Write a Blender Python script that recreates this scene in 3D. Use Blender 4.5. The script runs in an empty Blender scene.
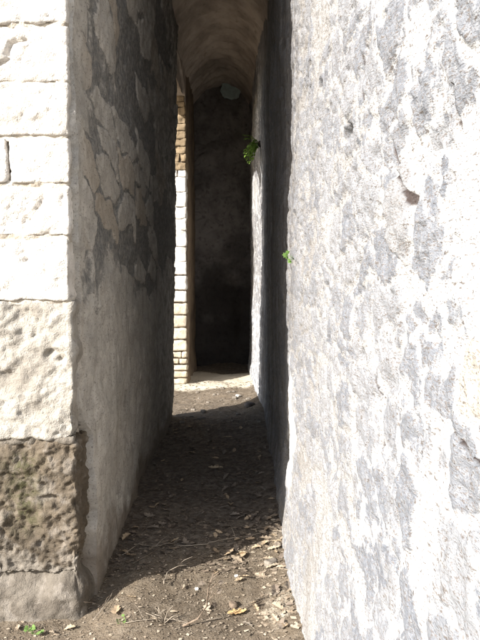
import bpy, bmesh, math, random
import numpy as np
from mathutils import Vector

S = bpy.context.scene
COL = S.collection
random.seed(7)
RNG = np.random.default_rng(7)

# ------------------------------------------------------------------ camera, sky, sun, exposure
EYE = 1.5
cd = bpy.data.cameras.new("camera")
cam = bpy.data.objects.new("camera", cd)
COL.objects.link(cam)
cam.location = (0, 0, EYE)
cam.rotation_euler = (math.radians(90 - 4.8), 0, math.radians(-0.6))
cd.sensor_fit = 'VERTICAL'
cd.sensor_height = 24.0
cd.lens = 24.6
cd.clip_start = 0.02
cd.clip_end = 500
S.camera = cam

SUN = Vector((1.0, 0.80, -math.tan(math.radians(29)) * math.hypot(1.0, 0.80)))   # the way the light travels
w = bpy.data.worlds.new("World")
S.world = w
w.use_nodes = True
wn = w.node_tree.nodes
wl = w.node_tree.links
wn.clear()
sky = wn.new('ShaderNodeTexSky')
sky.sky_type = 'NISHITA'
sky.sun_disc = False
sky.sun_elevation = math.radians(29)
sky.sun_rotation = math.atan2(-SUN.x, -SUN.y)
sky.dust_density = 1.5
bg = wn.new('ShaderNodeBackground')
bg.inputs[1].default_value = 0.13
wo = wn.new('ShaderNodeOutputWorld')
wl.new(sky.outputs[0], bg.inputs[0])
wl.new(bg.outputs[0], wo.inputs[0])

sd = bpy.data.lights.new("sun", 'SUN')
sd.energy = 4.6
sd.angle = math.radians(0.5)
sd.color = (1.0, 0.965, 0.915)
sun = bpy.data.objects.new("sun", sd)
COL.objects.link(sun)
sun.location = (-8, -6, 9)
sun.rotation_euler = SUN.to_track_quat('-Z', 'Y').to_euler()

S.view_settings.view_transform = 'Standard'
S.view_settings.look = 'None'
S.view_settings.gamma = 1
S.view_settings.use_curve_mapping = False
S.view_settings.exposure = 1.5
S.render.engine = 'CYCLES'
S.cycles.max_bounces = 10
S.cycles.diffuse_bounces = 8

# ------------------------------------------------------------------ numpy noise
def _h(ix, iy, iz, seed):
    n = (ix.astype(np.int64) * 374761393 + iy.astype(np.int64) * 668265263 + iz.astype(np.int64) * 2147483647
         + seed * 1274126177) & 0xFFFFFFFF
    n = ((n ^ (n >> 13)) * 1274126177) & 0xFFFFFFFF
    n = ((n ^ (n >> 16)) * 2246822519) & 0xFFFFFFFF
    n = n ^ (n >> 15)
    return (n & 0xFFFFFF) / float(0xFFFFFF)

def vn(x, y, z=0.0, seed=0):
    """value noise, -1..1"""
    x, y, z = np.broadcast_arrays(np.asarray(x, float), np.asarray(y, float), np.asarray(z, float))
    xi, yi, zi = np.floor(x), np.floor(y), np.floor(z)
    fx, fy, fz = x - xi, y - yi, z - zi
    q = lambda t: t * t * t * (t * (t * 6 - 15) + 10)
    fx, fy, fz = q(fx), q(fy), q(fz)
    r = 0
    for a in (0, 1):
        for b in (0, 1):
            for c in (0, 1):
                r = r + _h(xi + a, yi + b, zi + c, seed) * (fx if a else 1 - fx) * (fy if b else 1 - fy) * (fz if c else 1 - fz)
    return r * 2 - 1

def fbm(x, y, z=0.0, oct=4, seed=0, gain=0.5):
    r, a, f = 0, 1.0, 1.0
    for i in range(oct):
        r = r + a * vn(np.asarray(x) * f + 17.3 * i, np.asarray(y) * f - 9.1 * i, np.asarray(z) * f + 4.7 * i, seed + i)
        a *= gain
        f *= 2.03
    return r

def worley(x, y, seed=0):
    xi, yi = np.floor(x), np.floor(y)
    f1 = np.full(x.shape, 9.0)
    f2 = np.full(x.shape, 9.0)
    cid = np.zeros(x.shape)
    for a in (-1, 0, 1):
        for b in (-1, 0, 1):
            cx, cy = xi + a, yi + b
            px = cx + 0.12 + 0.76 * _h(cx, cy, cx * 0, seed)
            py = cy + 0.12 + 0.76 * _h(cx, cy, cx * 0 + 1, seed)
            d = np.hypot(x - px, y - py)
            k = _h(cx, cy, cx * 0 + 2, seed)
            n = d < f1
            f2 = np.where(n, f1, np.minimum(f2, d))
            cid = np.where(n, k, cid)
            f1 = np.where(n, d, f1)
    return f1, f2, cid

def ss(a, b, x):
    t = np.clip((x - a) / (b - a), 0, 1)
    return t * t * (3 - 2 * t)

# ------------------------------------------------------------------ object helpers
def link_mesh(name, verts, faces, mat, parent=None, attrs=None, smooth=True):
    me = bpy.data.meshes.new(name)
    if isinstance(verts, np.ndarray) and isinstance(faces, np.ndarray):
        nv, nf, k = len(verts), len(faces), faces.shape[1]
        me.vertices.add(nv)
        me.vertices.foreach_set("co", verts.astype(np.float32).ravel())
        me.loops.add(nf * k)
        me.loops.foreach_set("vertex_index", faces.astype(np.int32).ravel())
        me.polygons.add(nf)
        me.polygons.foreach_set("loop_start", np.arange(0, nf * k, k, dtype=np.int32))
        me.update(calc_edges=True)
    else:
        me.from_pydata([tuple(v) for v in verts], [], [tuple(f) for f in faces])
        me.update()
    me.validate()
    if smooth:
        me.polygons.foreach_set("use_smooth", np.ones(len(me.polygons), dtype=bool))
    if attrs:
        for k_, a in attrs.items():
            at = me.attributes.new(k_, 'FLOAT', 'POINT')
            at.data.foreach_set("value", np.asarray(a, dtype=np.float32).ravel())
    me.materials.append(mat)
    o = bpy.data.objects.new(name, me)
    COL.objects.link(o)
    if parent:
        o.parent = parent
        o.matrix_parent_inverse = parent.matrix_world.inverted() if False else o.matrix_parent_inverse
    return o

def tag(o, label=None, cat=None, group=None, kind=None):
    if label: o["label"] = label
    if cat: o["category"] = cat
    if group: o["group"] = group
    if kind: o["kind"] = kind
    return o

def empty(name, label, cat, group=None):
    o = bpy.data.objects.new(name, None)
    COL.objects.link(o)
    o.empty_display_size = 0.1
    return tag(o, label, cat, group)

def grid_faces(nu, nv, flip=False):
    i = np.arange(nu * nv).reshape(nu, nv)
    a, b, c, d = i[:-1, :-1].ravel(), i[1:, :-1].ravel(), i[1:, 1:].ravel(), i[:-1, 1:].ravel()
    return np.stack([a, d, c, b] if flip else [a, b, c, d], 1)

def rounded_block(lo, hi, res=0.012, r=0.02, amp=0.006, seed=0, fscale=14.0, pits=0.0, extra=None):
    """stone block: a box with worn edges and a rough hewn skin, one closed mesh -> verts, faces"""
    lo, hi = np.array(lo, float), np.array(hi, float)
    n = np.maximum(2, np.ceil((hi - lo) / res).astype(int))
    n = np.minimum(n, 90)
    V, F, off = [], [], 0
    for ax in range(3):
        u, v = (ax + 1) % 3, (ax + 2) % 3
        for side in (0, 1):
            a = np.linspace(lo[u], hi[u], n[u] + 1)
            b = np.linspace(lo[v], hi[v], n[v] + 1)
            A, B = np.meshgrid(a, b, indexing='ij')
            P = np.zeros(A.shape + (3,))
            P[..., ax] = hi[ax] if side else lo[ax]
            P[..., u] = A
            P[..., v] = B
            V.append(P.reshape(-1, 3))
            F.append(grid_faces(n[u] + 1, n[v] + 1, flip=(side == 0)) + off)
            off += A.size
    V = np.concatenate(V)
    F = np.concatenate(F)
    key = np.round(V * 1e5).astype(np.int64)
    _, idx, inv = np.unique(key, axis=0, return_index=True, return_inverse=True)
    V = V[idx]
    F = inv.ravel()[F]
    ins = np.clip(V, lo + r, hi - r)
    d = V - ins
    L = np.linalg.norm(d, axis=1, keepdims=True)
    N = d / np.maximum(L, 1e-9)
    wob = 1 + 0.7 * vn(V[:, 0] * 9, V[:, 1] * 9, V[:, 2] * 9, seed + 50)[:, None]
    P = ins + N * r
    k = fbm(V[:, 0] * fscale, V[:, 1] * fscale, V[:, 2] * fscale, 4, seed)
    disp = amp * k - 0.25 * r * (wob[:, 0] - 1)
    if pits:
        pn = fbm(V[:, 0] * 45, V[:, 1] * 45, V[:, 2] * 45, 2, seed + 9)
        disp = disp - pits * ss(0.35, 0.95, pn)
    if extra is not None:
        disp = disp + extra(V)
    P = P + N * disp[:, None]
    return P, F

def box_vf(lo, hi):
    x0, y0, z0 = lo
    x1, y1, z1 = hi
    v = [(x0, y0, z0), (x1, y0, z0), (x1, y1, z0), (x0, y1, z0), (x0, y0, z1), (x1, y0, z1), (x1, y1, z1), (x0, y1, z1)]
    f = [(0, 3, 2, 1), (4, 5, 6, 7), (0, 1, 5, 4), (1, 2, 6, 5), (2, 3, 7, 6), (3, 0, 4, 7)]
    return v, f

# ------------------------------------------------------------------ materials
class M:
    def __init__(self, name, rough=0.95, spec=0.15):
        self.m = bpy.data.materials.new(name)
        self.m.use_nodes = True
        self.t = self.m.node_tree
        self.b = self.t.nodes["Principled BSDF"]
        self.b.inputs["Roughness"].default_value = rough
        self.b.inputs["Specular IOR Level"].default_value = spec
        self.obj = None
    def n(self, typ, **kw):
        x = self.t.nodes.new(typ)
        for k, v in kw.items():
            setattr(x, k, v)
        return x
    def set(self, sock, v):
        if hasattr(v, 'is_output'):
            self.t.links.new(v, sock)
        elif isinstance(v, (tuple, list)) and len(v) == 3 and sock.type == 'RGBA':
            sock.default_value = (*v, 1)
        else:
            sock.default_value = v
    def coord(self, scale=(1, 1, 1)):
        if self.obj is None:
            self.obj = self.n('ShaderNodeNewGeometry').outputs['Position']
        if scale == (1, 1, 1):
            return self.obj
        mp = self.n('ShaderNodeMapping')
        mp.inputs['Scale'].default_value = scale
        self.t.links.new(self.obj, mp.inputs['Vector'])
        return mp.outputs[0]
    def noise(self, scale, detail=4, rough=0.55, stretch=(1, 1, 1), dist=0.0):
        x = self.n('ShaderNodeTexNoise')
        x.inputs['Scale'].default_value = scale
        x.inputs['Detail'].default_value = detail
        x.inputs['Roughness'].default_value = rough
        x.inputs['Distortion'].default_value = dist
        self.t.links.new(self.coord(stretch), x.inputs['Vector'])
        return x.outputs['Fac']
    def vor(self, scale, stretch=(1, 1, 1)):
        x = self.n('ShaderNodeTexVoronoi')
        x.inputs['Scale'].default_value = scale
        self.t.links.new(self.coord(stretch), x.inputs['Vector'])
        return x.outputs['Distance'], x.outputs['Color']
    def attr(self, name):
        return self.n('ShaderNodeAttribute', attribute_name=name).outputs['Fac']
    def rng(self, v, a, b, c=0.0, d=1.0, smooth=True):
        x = self.n('ShaderNodeMapRange')
        if smooth: x.interpolation_type = 'SMOOTHSTEP'
        self.set(x.inputs['Value'], v)
        for nm, q in zip(('From Min', 'From Max', 'To Min', 'To Max'), (a, b, c, d)):
            x.inputs[nm].default_value = q
        return x.outputs['Result']
    def math(self, op, a, b=0.0):
        x = self.n('ShaderNodeMath', operation=op)
        self.set(x.inputs[0], a)
        self.set(x.inputs[1], b)
        return x.outputs[0]
    def mix(self, f, a, b, blend='MIX'):
        x = self.n('ShaderNodeMix', data_type='RGBA', blend_type=blend)
        self.set(x.inputs[0], f)
        self.set(x.inputs[6], a)
        self.set(x.inputs[7], b)
        return x.outputs[2]
    def bump(self, h, dist, strength=1.0, prev=None):
        x = self.n('ShaderNodeBump')
        x.inputs['Strength'].default_value = strength
        x.inputs['Distance'].default_value = dist
        self.t.links.new(h, x.inputs['Height'])
        if prev is not None:
            self.t.links.new(prev, x.inputs['Normal'])
        return x.outputs[0]
    def done(self, col, nrm=None):
        self.set(self.b.inputs['Base Color'], col)
        if nrm is not None:
            self.t.links.new(nrm, self.b.inputs['Normal'])
        return self.m

def mat_rubble():
    m = M("rubble_masonry")
    st = m.attr('stone')
    tone = m.attr('tone')
    tan = m.attr('tan')
    crack = m.attr('crack')
    n1 = m.noise(6, 5)
    n2 = m.noise(38, 5, 0.65)
    n3 = m.noise(130, 3, 0.65, (1, 0.3, 1))
    n4 = m.noise(300, 2, 0.6, (1, 0.3, 1))
    edge = m.math('ADD', st, m.math('MULTIPLY', m.math('SUBTRACT', n2, 0.5), 2.3))
    sm = m.rng(edge, 0.28, 0.80)
    mortar = m.mix(m.rng(n1, 0.35, 0.7), (0.335, 0.330, 0.322), (0.25, 0.243, 0.232))
    mortar = m.mix(m.attr('light_and_patch'), mortar, (0.60, 0.597, 0.59))  # glare and sun brightness painted into the mortar, plus the white patch
    mortar = m.mix(m.rng(n2, 0.50, 0.75, 0, 0.45), mortar, (0.36, 0.31, 0.26))
    stone = m.mix(tone, (0.175, 0.186, 0.207), (0.285, 0.290, 0.300))
    stone = m.mix(m.rng(n3, 0.45, 0.65, 0, 0.5), stone, (0.36, 0.362, 0.368))
    stone = m.mix(tan, stone, (0.47, 0.43, 0.365))
    col = m.mix(sm, mortar, stone)
    col = m.mix(m.rng(n4, 0.56, 0.63, 0, 0.7), col, (0.16, 0.13, 0.11))
    col = m.mix(m.rng(n3, 0.59, 0.66, 0, 0.8), col, (0.12, 0.10, 0.085))
    far = m.math('MAXIMUM', m.math('SUBTRACT', m.math('SUBTRACT', 1.0, m.attr('light_and_patch')), m.attr('patch')), 0.0)
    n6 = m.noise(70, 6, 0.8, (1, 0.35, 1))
    col = m.mix(m.math('MULTIPLY', far, m.rng(n6, 0.50, 0.60, 0, 0.6)), col, (0.165, 0.152, 0.14))  # dark specks thicken inward, a painted falloff of brightness
    col = m.mix(m.math('MULTIPLY', m.attr('patch'), m.rng(n2, 0.25, 0.5)), col, (0.68, 0.66, 0.63))
    # inner stretch darkened in the colour to imitate shade, with dirt at its edge
    dim = m.attr('inner_shade')
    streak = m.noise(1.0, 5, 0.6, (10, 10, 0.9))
    col = m.mix(m.math('MULTIPLY', dim, m.rng(streak, 0.35, 0.65, 0.1, 0.9)), col, (0.10, 0.09, 0.082))
    col = m.mix(m.rng(crack, 0.2, 0.8, 0, 0.92), col, (0.05, 0.035, 0.03))
    b = m.bump(n6, 0.012, 0.8)
    b = m.bump(n3, 0.006, 0.9, b)
    b = m.bump(n4, 0.0018, 0.9, b)
    return m.done(col, b)

def mat_block(name, base, dark, moss=False, wh=0.0):
    m = M(name)
    n1 = m.noise(7, 5)
    n2 = m.noise(40, 5, 0.65, (1, 1, 1), 0.6)
    n3 = m.noise(160, 3, 0.6)
    col = m.mix(m.rng(n1, 0.35, 0.68), base, dark)
    col = m.mix(m.rng(n2, 0.52, 0.7, 0, 0.55), col, tuple(c * 0.55 for c in dark))
    if wh:
        col = m.mix(m.rng(m.noise(11, 5, 0.6), 0.5, 0.66, 0, wh), col, (0.30, 0.27, 0.235))
    if moss:
        col = m.mix(m.math('MULTIPLY', m.attr('moss'), m.rng(n2, 0.40, 0.62, 0.1, 0.9)), col, (0.066, 0.063, 0.032))
        dl = m.math('ADD', m.attr('dust'), m.math('MULTIPLY', m.math('SUBTRACT', n2, 0.5), 1.4))
        col = m.mix(m.rng(dl, 0.3, 0.8), col, (0.165, 0.146, 0.122))
    col = m.mix(m.rng(n3, 0.6, 0.74, 0, 0.6), col, tuple(c * 0.35 for c in dark))
    b = m.bump(n2, 0.010, 0.8)
    b = m.bump(n3, 0.004, 0.9, b)
    return m.done(col, b)

def mat_plaster():
    m = M("flaked_plaster")
    fl = m.attr('flake')
    tone = m.attr('tone')
    n1 = m.noise(3.2, 6, 0.6)
    nm = m.noise(13, 8, 0.68, (0.8, 0.8, 1), 0.4)
    n2 = m.noise(34, 6, 0.68)
    n3 = m.noise(110, 3, 0.65, (1, 0.4, 1))
    streak = m.noise(1.0, 6, 0.62, (7, 7, 1.6))
    pl = m.mix(m.rng(n1, 0.36, 0.66), (0.475, 0.445, 0.40), (0.365, 0.345, 0.31))
    pl = m.mix(m.rng(nm, 0.42, 0.64, 0, 0.5), pl, (0.235, 0.22, 0.197))
    pl = m.mix(m.rng(streak, 0.50, 0.72, 0, 0.4), pl, (0.20, 0.182, 0.158))
    pl = m.mix(m.math('MULTIPLY', tone, 0.4), pl, (0.34, 0.275, 0.20))
    st = m.mix(m.rng(n2, 0.35, 0.65), (0.13, 0.13, 0.127), (0.265, 0.252, 0.23))
    e = m.math('ADD', fl, m.math('MULTIPLY', m.math('SUBTRACT', nm, 0.5), 2.0))
    e = m.math('ADD', e, m.math('MULTIPLY', m.math('SUBTRACT', n2, 0.5), 0.9))
    col = m.mix(m.rng(e, 0.36, 0.70), pl, st)
    dim = m.attr('inner_shade')
    col = m.mix(m.math('MULTIPLY', dim, m.rng(nm, 0.34, 0.62, 0.2, 0.8)), col, (0.115, 0.105, 0.094))  # shade deepening into the passage, painted into the plaster colour
    col = m.mix(m.attr('splash'), col, (0.16, 0.13, 0.10))
    col = m.mix(m.rng(n2, 0.60, 0.72, 0, 0.5), col, (0.10, 0.09, 0.08))
    col = m.mix(m.rng(n3, 0.57, 0.66, 0, 0.55), col, (0.085, 0.075, 0.066))
    b = m.bump(nm, 0.012, 0.7)
    b = m.bump(n2, 0.008, 0.8, b)
    b = m.bump(n3, 0.003, 0.8, b)
    return m.done(col, b)

def mat_simple(name, a, c, s=6.0, bumpd=0.01, dots=None):
    m = M(name)
    n1 = m.noise(s, 6, 0.6)
    n2 = m.noise(s * 7, 4, 0.6)
    col = m.mix(m.rng(n1, 0.36, 0.66), a, c)
    col = m.mix(m.rng(n2, 0.55, 0.75, 0, 0.5), col, tuple(q * 0.45 for q in c))
    b = m.bump(n2, bumpd, 0.8)
    return m.done(col, b)

def mat_soil():
    m = M("soil")
    dark_soil = m.attr('humus_shade')
    pale = m.attr('pale')
    n1 = m.noise(2.4, 6, 0.6)
    n2 = m.noise(22, 6, 0.65)
    n3 = m.noise(110, 4, 0.65)
    n4 = m.noise(320, 2, 0.6)
    col = m.mix(m.rng(n1, 0.35, 0.68), (0.165, 0.130, 0.092), (0.115, 0.090, 0.063))
    col = m.mix(m.rng(n2, 0.42, 0.72, 0, 0.6), col, (0.225, 0.188, 0.143))
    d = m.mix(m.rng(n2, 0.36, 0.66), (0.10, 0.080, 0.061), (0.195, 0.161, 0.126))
    he = m.math('ADD', dark_soil, m.math('MULTIPLY', m.math('SUBTRACT', n2, 0.5), 0.8))
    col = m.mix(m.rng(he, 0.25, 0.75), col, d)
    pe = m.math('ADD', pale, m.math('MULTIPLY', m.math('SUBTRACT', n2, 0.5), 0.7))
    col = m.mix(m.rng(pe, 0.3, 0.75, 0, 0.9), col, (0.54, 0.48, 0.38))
    col = m.mix(m.rng(n3, 0.58, 0.72, 0, 0.75), col, (0.065, 0.05, 0.037))
    col = m.mix(m.rng(n4, 0.63, 0.74, 0, 0.7), col, (0.38, 0.33, 0.27))
    b = m.bump(n2, 0.018, 0.8)
    b = m.bump(n3, 0.012, 1.0, b)
    return m.done(col, b)

def mat_leaf(name, a, c, trans=0.0):
    m = M(name, 0.75, 0.25)
    oi = m.n('ShaderNodeObjectInfo').outputs['Random']
    n = m.noise(60, 3)
    col = m.mix(oi, a, c)
    col = m.mix(m.rng(n, 0.45, 0.7, 0, 0.5), col, tuple(q * 0.5 for q in c))
    return m.done(col)

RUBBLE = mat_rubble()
BLOCK = mat_block("pale_limestone", (0.64, 0.605, 0.56), (0.44, 0.405, 0.36))
BLOCKB = mat_block("weathered_limestone", (0.36, 0.335, 0.295), (0.245, 0.222, 0.19))
DARKB = mat_block("dark_tuff", (0.122, 0.098, 0.072), (0.074, 0.060, 0.044), moss=True, wh=0.35)
CREAM = mat_block("cream_stone", (0.48, 0.42, 0.33), (0.36, 0.305, 0.225))
TANB = mat_block("tan_rubble", (0.26, 0.20, 0.13), (0.18, 0.135, 0.085))
MORTAR = mat_simple("lime_mortar", (0.42, 0.37, 0.30), (0.30, 0.255, 0.20), 9)
DJOINT = mat_simple("dark_joint_mortar", (0.16, 0.13, 0.10), (0.10, 0.08, 0.06), 12)
JOINT = mat_simple("joint_mortar", (0.50, 0.46, 0.40), (0.30, 0.26, 0.21), 12)
FOOT = mat_block("footing_render", (0.155, 0.136, 0.112), (0.098, 0.084, 0.068), wh=0.35)
PLASTER = mat_plaster()
BROWNP = mat_simple("brown_plaster", (0.20, 0.15, 0.10), (0.12, 0.09, 0.065), 4)
VAULTM = mat_simple("vault_plaster", (0.40, 0.345, 0.295), (0.215, 0.183, 0.156), 2.2, 0.012)
def mat_end():
    m = M("dark_masonry")
    n1 = m.noise(2.6, 6, 0.6)
    n2 = m.noise(16, 5, 0.65)
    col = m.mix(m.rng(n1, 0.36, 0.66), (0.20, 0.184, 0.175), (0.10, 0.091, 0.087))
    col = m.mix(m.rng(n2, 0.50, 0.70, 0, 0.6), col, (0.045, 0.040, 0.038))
    col = m.mix(m.attr('low_dark'), col, (0.022, 0.019, 0.018))
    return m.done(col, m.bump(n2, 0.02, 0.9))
ENDM = mat_end()
DARKST = mat_simple("dark_stone", (0.115, 0.100, 0.092), (0.058, 0.051, 0.048), 12, 0.01)
DISC = mat_simple("pale_blue_grey", (0.36, 0.44, 0.43), (0.28, 0.345, 0.34), 14, 0.004)
SOIL = mat_soil()
LEAF = mat_leaf("dry_leaf", (0.40, 0.31, 0.205), (0.29, 0.215, 0.14))
LEAFP = mat_leaf("pale_dry_leaf", (0.38, 0.31, 0.23), (0.28, 0.22, 0.155))
LEAFG = mat_leaf("grey_old_leaf", (0.22, 0.185, 0.145), (0.14, 0.11, 0.085))
LEAFO = mat_leaf("orange_dry_leaf", (0.50, 0.33, 0.17), (0.44, 0.28, 0.13))
GREEN = mat_leaf("fresh_green_leaf", (0.085, 0.155, 0.035), (0.12, 0.195, 0.05))
FERNG = mat_leaf("fern_green", (0.11, 0.19, 0.025), (0.16, 0.25, 0.035))
TWIG = mat_simple("bare_twig", (0.20, 0.155, 0.115), (0.12, 0.09, 0.065), 30, 0.002)
TWIGP = mat_simple("bleached_twig", (0.31, 0.265, 0.21), (0.21, 0.175, 0.135), 30, 0.002)
PEB = mat_simple("pebble_stone", (0.40, 0.37, 0.33), (0.27, 0.24, 0.21), 25, 0.003)
ROOT = mat_simple("dark_root_tuft", (0.045, 0.035, 0.026), (0.03, 0.024, 0.018), 25, 0.004)

# ------------------------------------------------------------------ shared plan of the place
def left_x(y):            # left face of the passage
    return np.interp(y, [2.5, 6.4, 8.0, 9.9], [-0.672, -0.608, -0.570, -0.570])
def right_x(y):           # right face
    return np.interp(y, [-3, 3, 6.6, 8.8, 9.9], [0.294, 0.294, 0.300, 0.255, 0.245])
Z_SPRING = 3.68
Y_END = 9.85

def gz(x, y):
    x, y = np.asarray(x, float), np.asarray(y, float)
    z = 0.028 * fbm(x * 1.3, y * 1.3, 0, 3, 3) + 0.008 * fbm(x * 7, y * 7, 0, 3, 8) + 0.0025 * fbm(x * 38, y * 38, 0, 2, 12)
    # soil banked up at the feet of both walls
    bank = np.exp(-((x - 0.29) / 0.12) ** 2) * 0.045 - ss(-0.40, -0.66, x) * 0.055 * ss(4.2, 3.0, y)
    return z * ss(40, 6, np.hypot(x, y)) + bank * ss(9.5, 8, y) * ss(-3, 0, y)

# ------------------------------------------------------------------ ground
def axis(lo, hi, f0, f1, fine):
    core = np.arange(f0, f1, fine)
    up, s, p = [], fine, f1
    while p < hi:
        up.append(p); s *= 1.35; p += s
    up.append(hi)
    dn, s, p = [], fine, f0
    while True:
        s *= 1.35; p -= s
        if p <= lo: break
        dn.append(p)
    dn.append(lo)
    return np.array(sorted(dn) + list(core) + up)
gx = axis(-150, 150, -1.2, 0.45, 0.012)
gy = np.concatenate([axis(-150, 150, 2.0, 4.2, 0.011)])
gy = np.array(sorted(set(np.concatenate([gy[(gy < 4.2)], np.arange(4.2, 10.2, 0.022), gy[gy > 10.2]]))))
X, Y = np.meshgrid(gx, gy, indexing='ij')
Zg = gz(X, Y)
dark_soil = ss(3.0, 3.6, Y - 0.35 * (X + 0.3)) * ss(6.6, 5.9, Y - 0.12 * X) * ss(-1.0, -0.7, X)  # dark leaf mould that also carries the passage's shade in its colour
dark_soil = np.maximum(dark_soil, 0.42 * ss(5.5, 6.0, Y) * ss(7.9, 7.5, Y) * ss(-1.3, -1.0, X))
dark_soil = np.maximum(dark_soil, 0.7 * ss(8.9, 9.4, Y))
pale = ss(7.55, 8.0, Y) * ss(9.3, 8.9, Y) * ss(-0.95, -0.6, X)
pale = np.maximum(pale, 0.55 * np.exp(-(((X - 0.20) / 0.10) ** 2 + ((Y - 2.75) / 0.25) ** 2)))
ground = link_mesh("ground", np.stack([X, Y, Zg], -1).reshape(-1, 3), grid_faces(len(gx), len(gy)), SOIL,
                   attrs={'humus_shade': dark_soil, 'pale': pale})
tag(ground, "brown dirt floor of the passage with dry leaves and dust", "ground", kind="structure")

# ------------------------------------------------------------------ right hand rubble wall
def right_wall():
    root = empty("rubble_wall", "massive right hand rubble wall of grey stones in white mortar, nearest part blown out by sun", "wall")
    ys = np.concatenate([np.arange(-2.5, 0.55, 0.08), np.arange(0.55, 2.0, 0.0065), np.arange(2.0, 3.9, 0.009),
                         np.arange(3.9, 9.95, 0.03)])
    zs = np.concatenate([np.arange(-0.25, 0.0, 0.03), np.arange(0.0, 3.3, 0.0085), np.arange(3.3, 5.01, 0.05)])
    Yv, Zv = np.meshgrid(ys, zs, indexing='ij')
    wy = Yv + 0.045 * fbm(Yv * 6, Zv * 6, 0, 4, 21)
    wz = Zv + 0.045 * fbm(Yv * 6, Zv * 6, 3.3, 4, 22)
    f1, f2, cid = worley(wy * 4.2, wz * 9.6, 5)
    e = f2 - f1
    f1b, f2b, cidb = worley(wy * 8.5 + 3, wz * 18 + 8, 15)
    keep = (cid > 0.14).astype(float)
    stone = ss(0.02, 0.30, e) * keep
    small = ss(0.04, 0.3, f2b - f1b) * (cidb > 0.35) * ss(0.25, 0.05, stone)
    stone = np.maximum(stone, small * 0.8)
    cover = fbm(Yv * 1.7, Zv * 1.7, 1.1, 4, 33)
    # broad mortar smear nearest the camera; hiding stones also imitates blown-out sun
    cover = cover + 1.5 * np.exp(-(((Yv - 0.86) / 0.17) ** 2 + ((Zv - 1.62) / 0.16) ** 2)) + 0.7 * np.exp(-(((Yv - 1.0) / 0.16) ** 2 + ((Zv - 1.02) / 0.16) ** 2))
    cover = cover + 0.9 * np.exp(-(((Yv - 3.38) / 0.20) ** 2 + ((Zv - 0.72) / 0.24) ** 2))
    stone = np.clip(stone * ss(0.85, 0.30, cover) , 0, 1)
    tone = np.mod(cid * 7.31 + cidb * 0.2, 1.0)
    tanm = np.zeros_like(Yv)
    tone_o = tone.copy()
    h = 0.007 * stone * (0.3 + cid) + 0.020 * fbm(Yv * 1.3, Zv * 1.3, 0, 2, 41) + 0.0055 * fbm(Yv * 9, Zv * 9, 0, 4, 43)
    h = h + 0.003 * fbm(Yv * 42, Zv * 42, 0, 2, 47)
    h = h - 0.007 * ss(0.35, 0.75, fbm(Yv * 24, Zv * 34, 5.0, 2, 48)) * ss(3.8, 3.0, Yv)
    # individual stones one can point to: centre y, z, half sizes, tone, tan, proud
    for cy, cz, a, b, tn, tt, pr in [(0.835, 1.245, 0.062, 0.075, 0.35, 0.0, 0.005), (0.80, 1.355, 0.085, 0.05, 0.7, 0.9, 0.002),
                                     (1.22, 1.60, 0.07, 0.085, 0.45, 0.15, 0.022), (1.10, 1.10, 0.06, 0.09, 0.15, 0.0, 0.012),
                                     ]:
        ang = np.arctan2((Zv - cz) / b, (Yv - cy) / a)
        rr = np.hypot((Yv - cy) / a, (Zv - cz) / b) * (1 + 0.12 * np.sin(3 * ang + cy * 9) + 0.08 * vn(Yv * 30, Zv * 30, 0, 70))
        mk = ss(1.08, 0.88, rr)
        stone = np.maximum(stone * (1 - ss(1.3, 1.0, rr)), mk)
        tone_o = np.where(rr < 1.15, tn, tone_o)
        tanm = np.maximum(tanm, mk * tt)
        h = h + pr * mk - 0.002 * ss(1.3, 1.08, rr) * ss(0.92, 1.08, rr)
    # holes and cracks
    crack = np.zeros_like(Yv)
    for cy, cz, a, b, dp in [(1.80, 1.85, 0.075, 0.028, 0.07), (1.19, 1.60, 0.03, 0.03, 0.012), (2.35, 2.12, 0.04, 0.03, 0.04),
                             (2.9, 1.15, 0.04, 0.05, 0.04), (2.55, 0.62, 0.05, 0.05, 0.03), (2.2, 1.42, 0.03, 0.03, 0.03),
                             (1.55, 1.28, 0.03, 0.025, 0.03), (3.2, 1.72, 0.05, 0.05, 0.03), (3.42, 0.50, 0.03, 0.16, 0.05)]:
        rr = np.hypot((Yv - cy) / a, (Zv - cz) / b)
        h = h - dp * ss(1.1, 0.3, rr)
    for pts, wd in [([(0.945, 1.75), (0.94, 1.71), (0.935, 1.68)], 0.0032), ([(0.975, 1.63), (0.97, 1.60), (0.972, 1.575)], 0.0036),
                    ([(0.862, 1.56), (0.86, 1.542), (0.85, 1.503), (0.824, 1.479), (0.78, 1.452), (0.75, 1.44)], 0.0040),
                    ([(1.29, 1.74), (1.25, 1.68), (1.20, 1.645), (1.16, 1.612)], 0.006), ([(0.91, 1.285), (0.86, 1.272), (0.82, 1.262), (0.77, 1.256)], 0.0034),
                    ([(1.62, 2.0), (1.60, 1.90)], 0.006), ([(1.42, 1.25), (1.36, 1.18), (1.37, 1.10)], 0.005),
                    ([(3.28, 0.52), (3.32, 0.40), (3.24, 0.30), (3.30, 0.2)], 0.012)]:
        for (ya, za), (yb, zb) in zip(pts[:-1], pts[1:]):
            jy = Yv + 0.006 * fbm(Yv * 20, Zv * 14, 0, 3, 61)
            t = np.clip(((jy - ya) * (yb - ya) + (Zv - za) * (zb - za)) / ((yb - ya) ** 2 + (zb - za) ** 2), 0, 1)
            dd = np.hypot(jy - ya - t * (yb - ya), Zv - za - t * (zb - za))
            c = ss(wd * 2.0, wd * 0.8, dd)
            crack = np.maximum(crack, c)
            h = h - 0.012 * c
    h = h + 0.02 * ss(0.25, 0.0, Zv)                      # foot swells a little
    strip_light = 0.85 * ss(6.7, 7.2, Yv)  # painted brightness for the sunlit strip deep inside
    patch = ss(1.15, 0.75, np.hypot((Yv - 3.36) / 0.33, (Zv - 0.64) / 0.32) + 0.25 * fbm(Yv * 5, Zv * 5, 0, 4, 92))
    stone = stone * (1 - patch)
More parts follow.
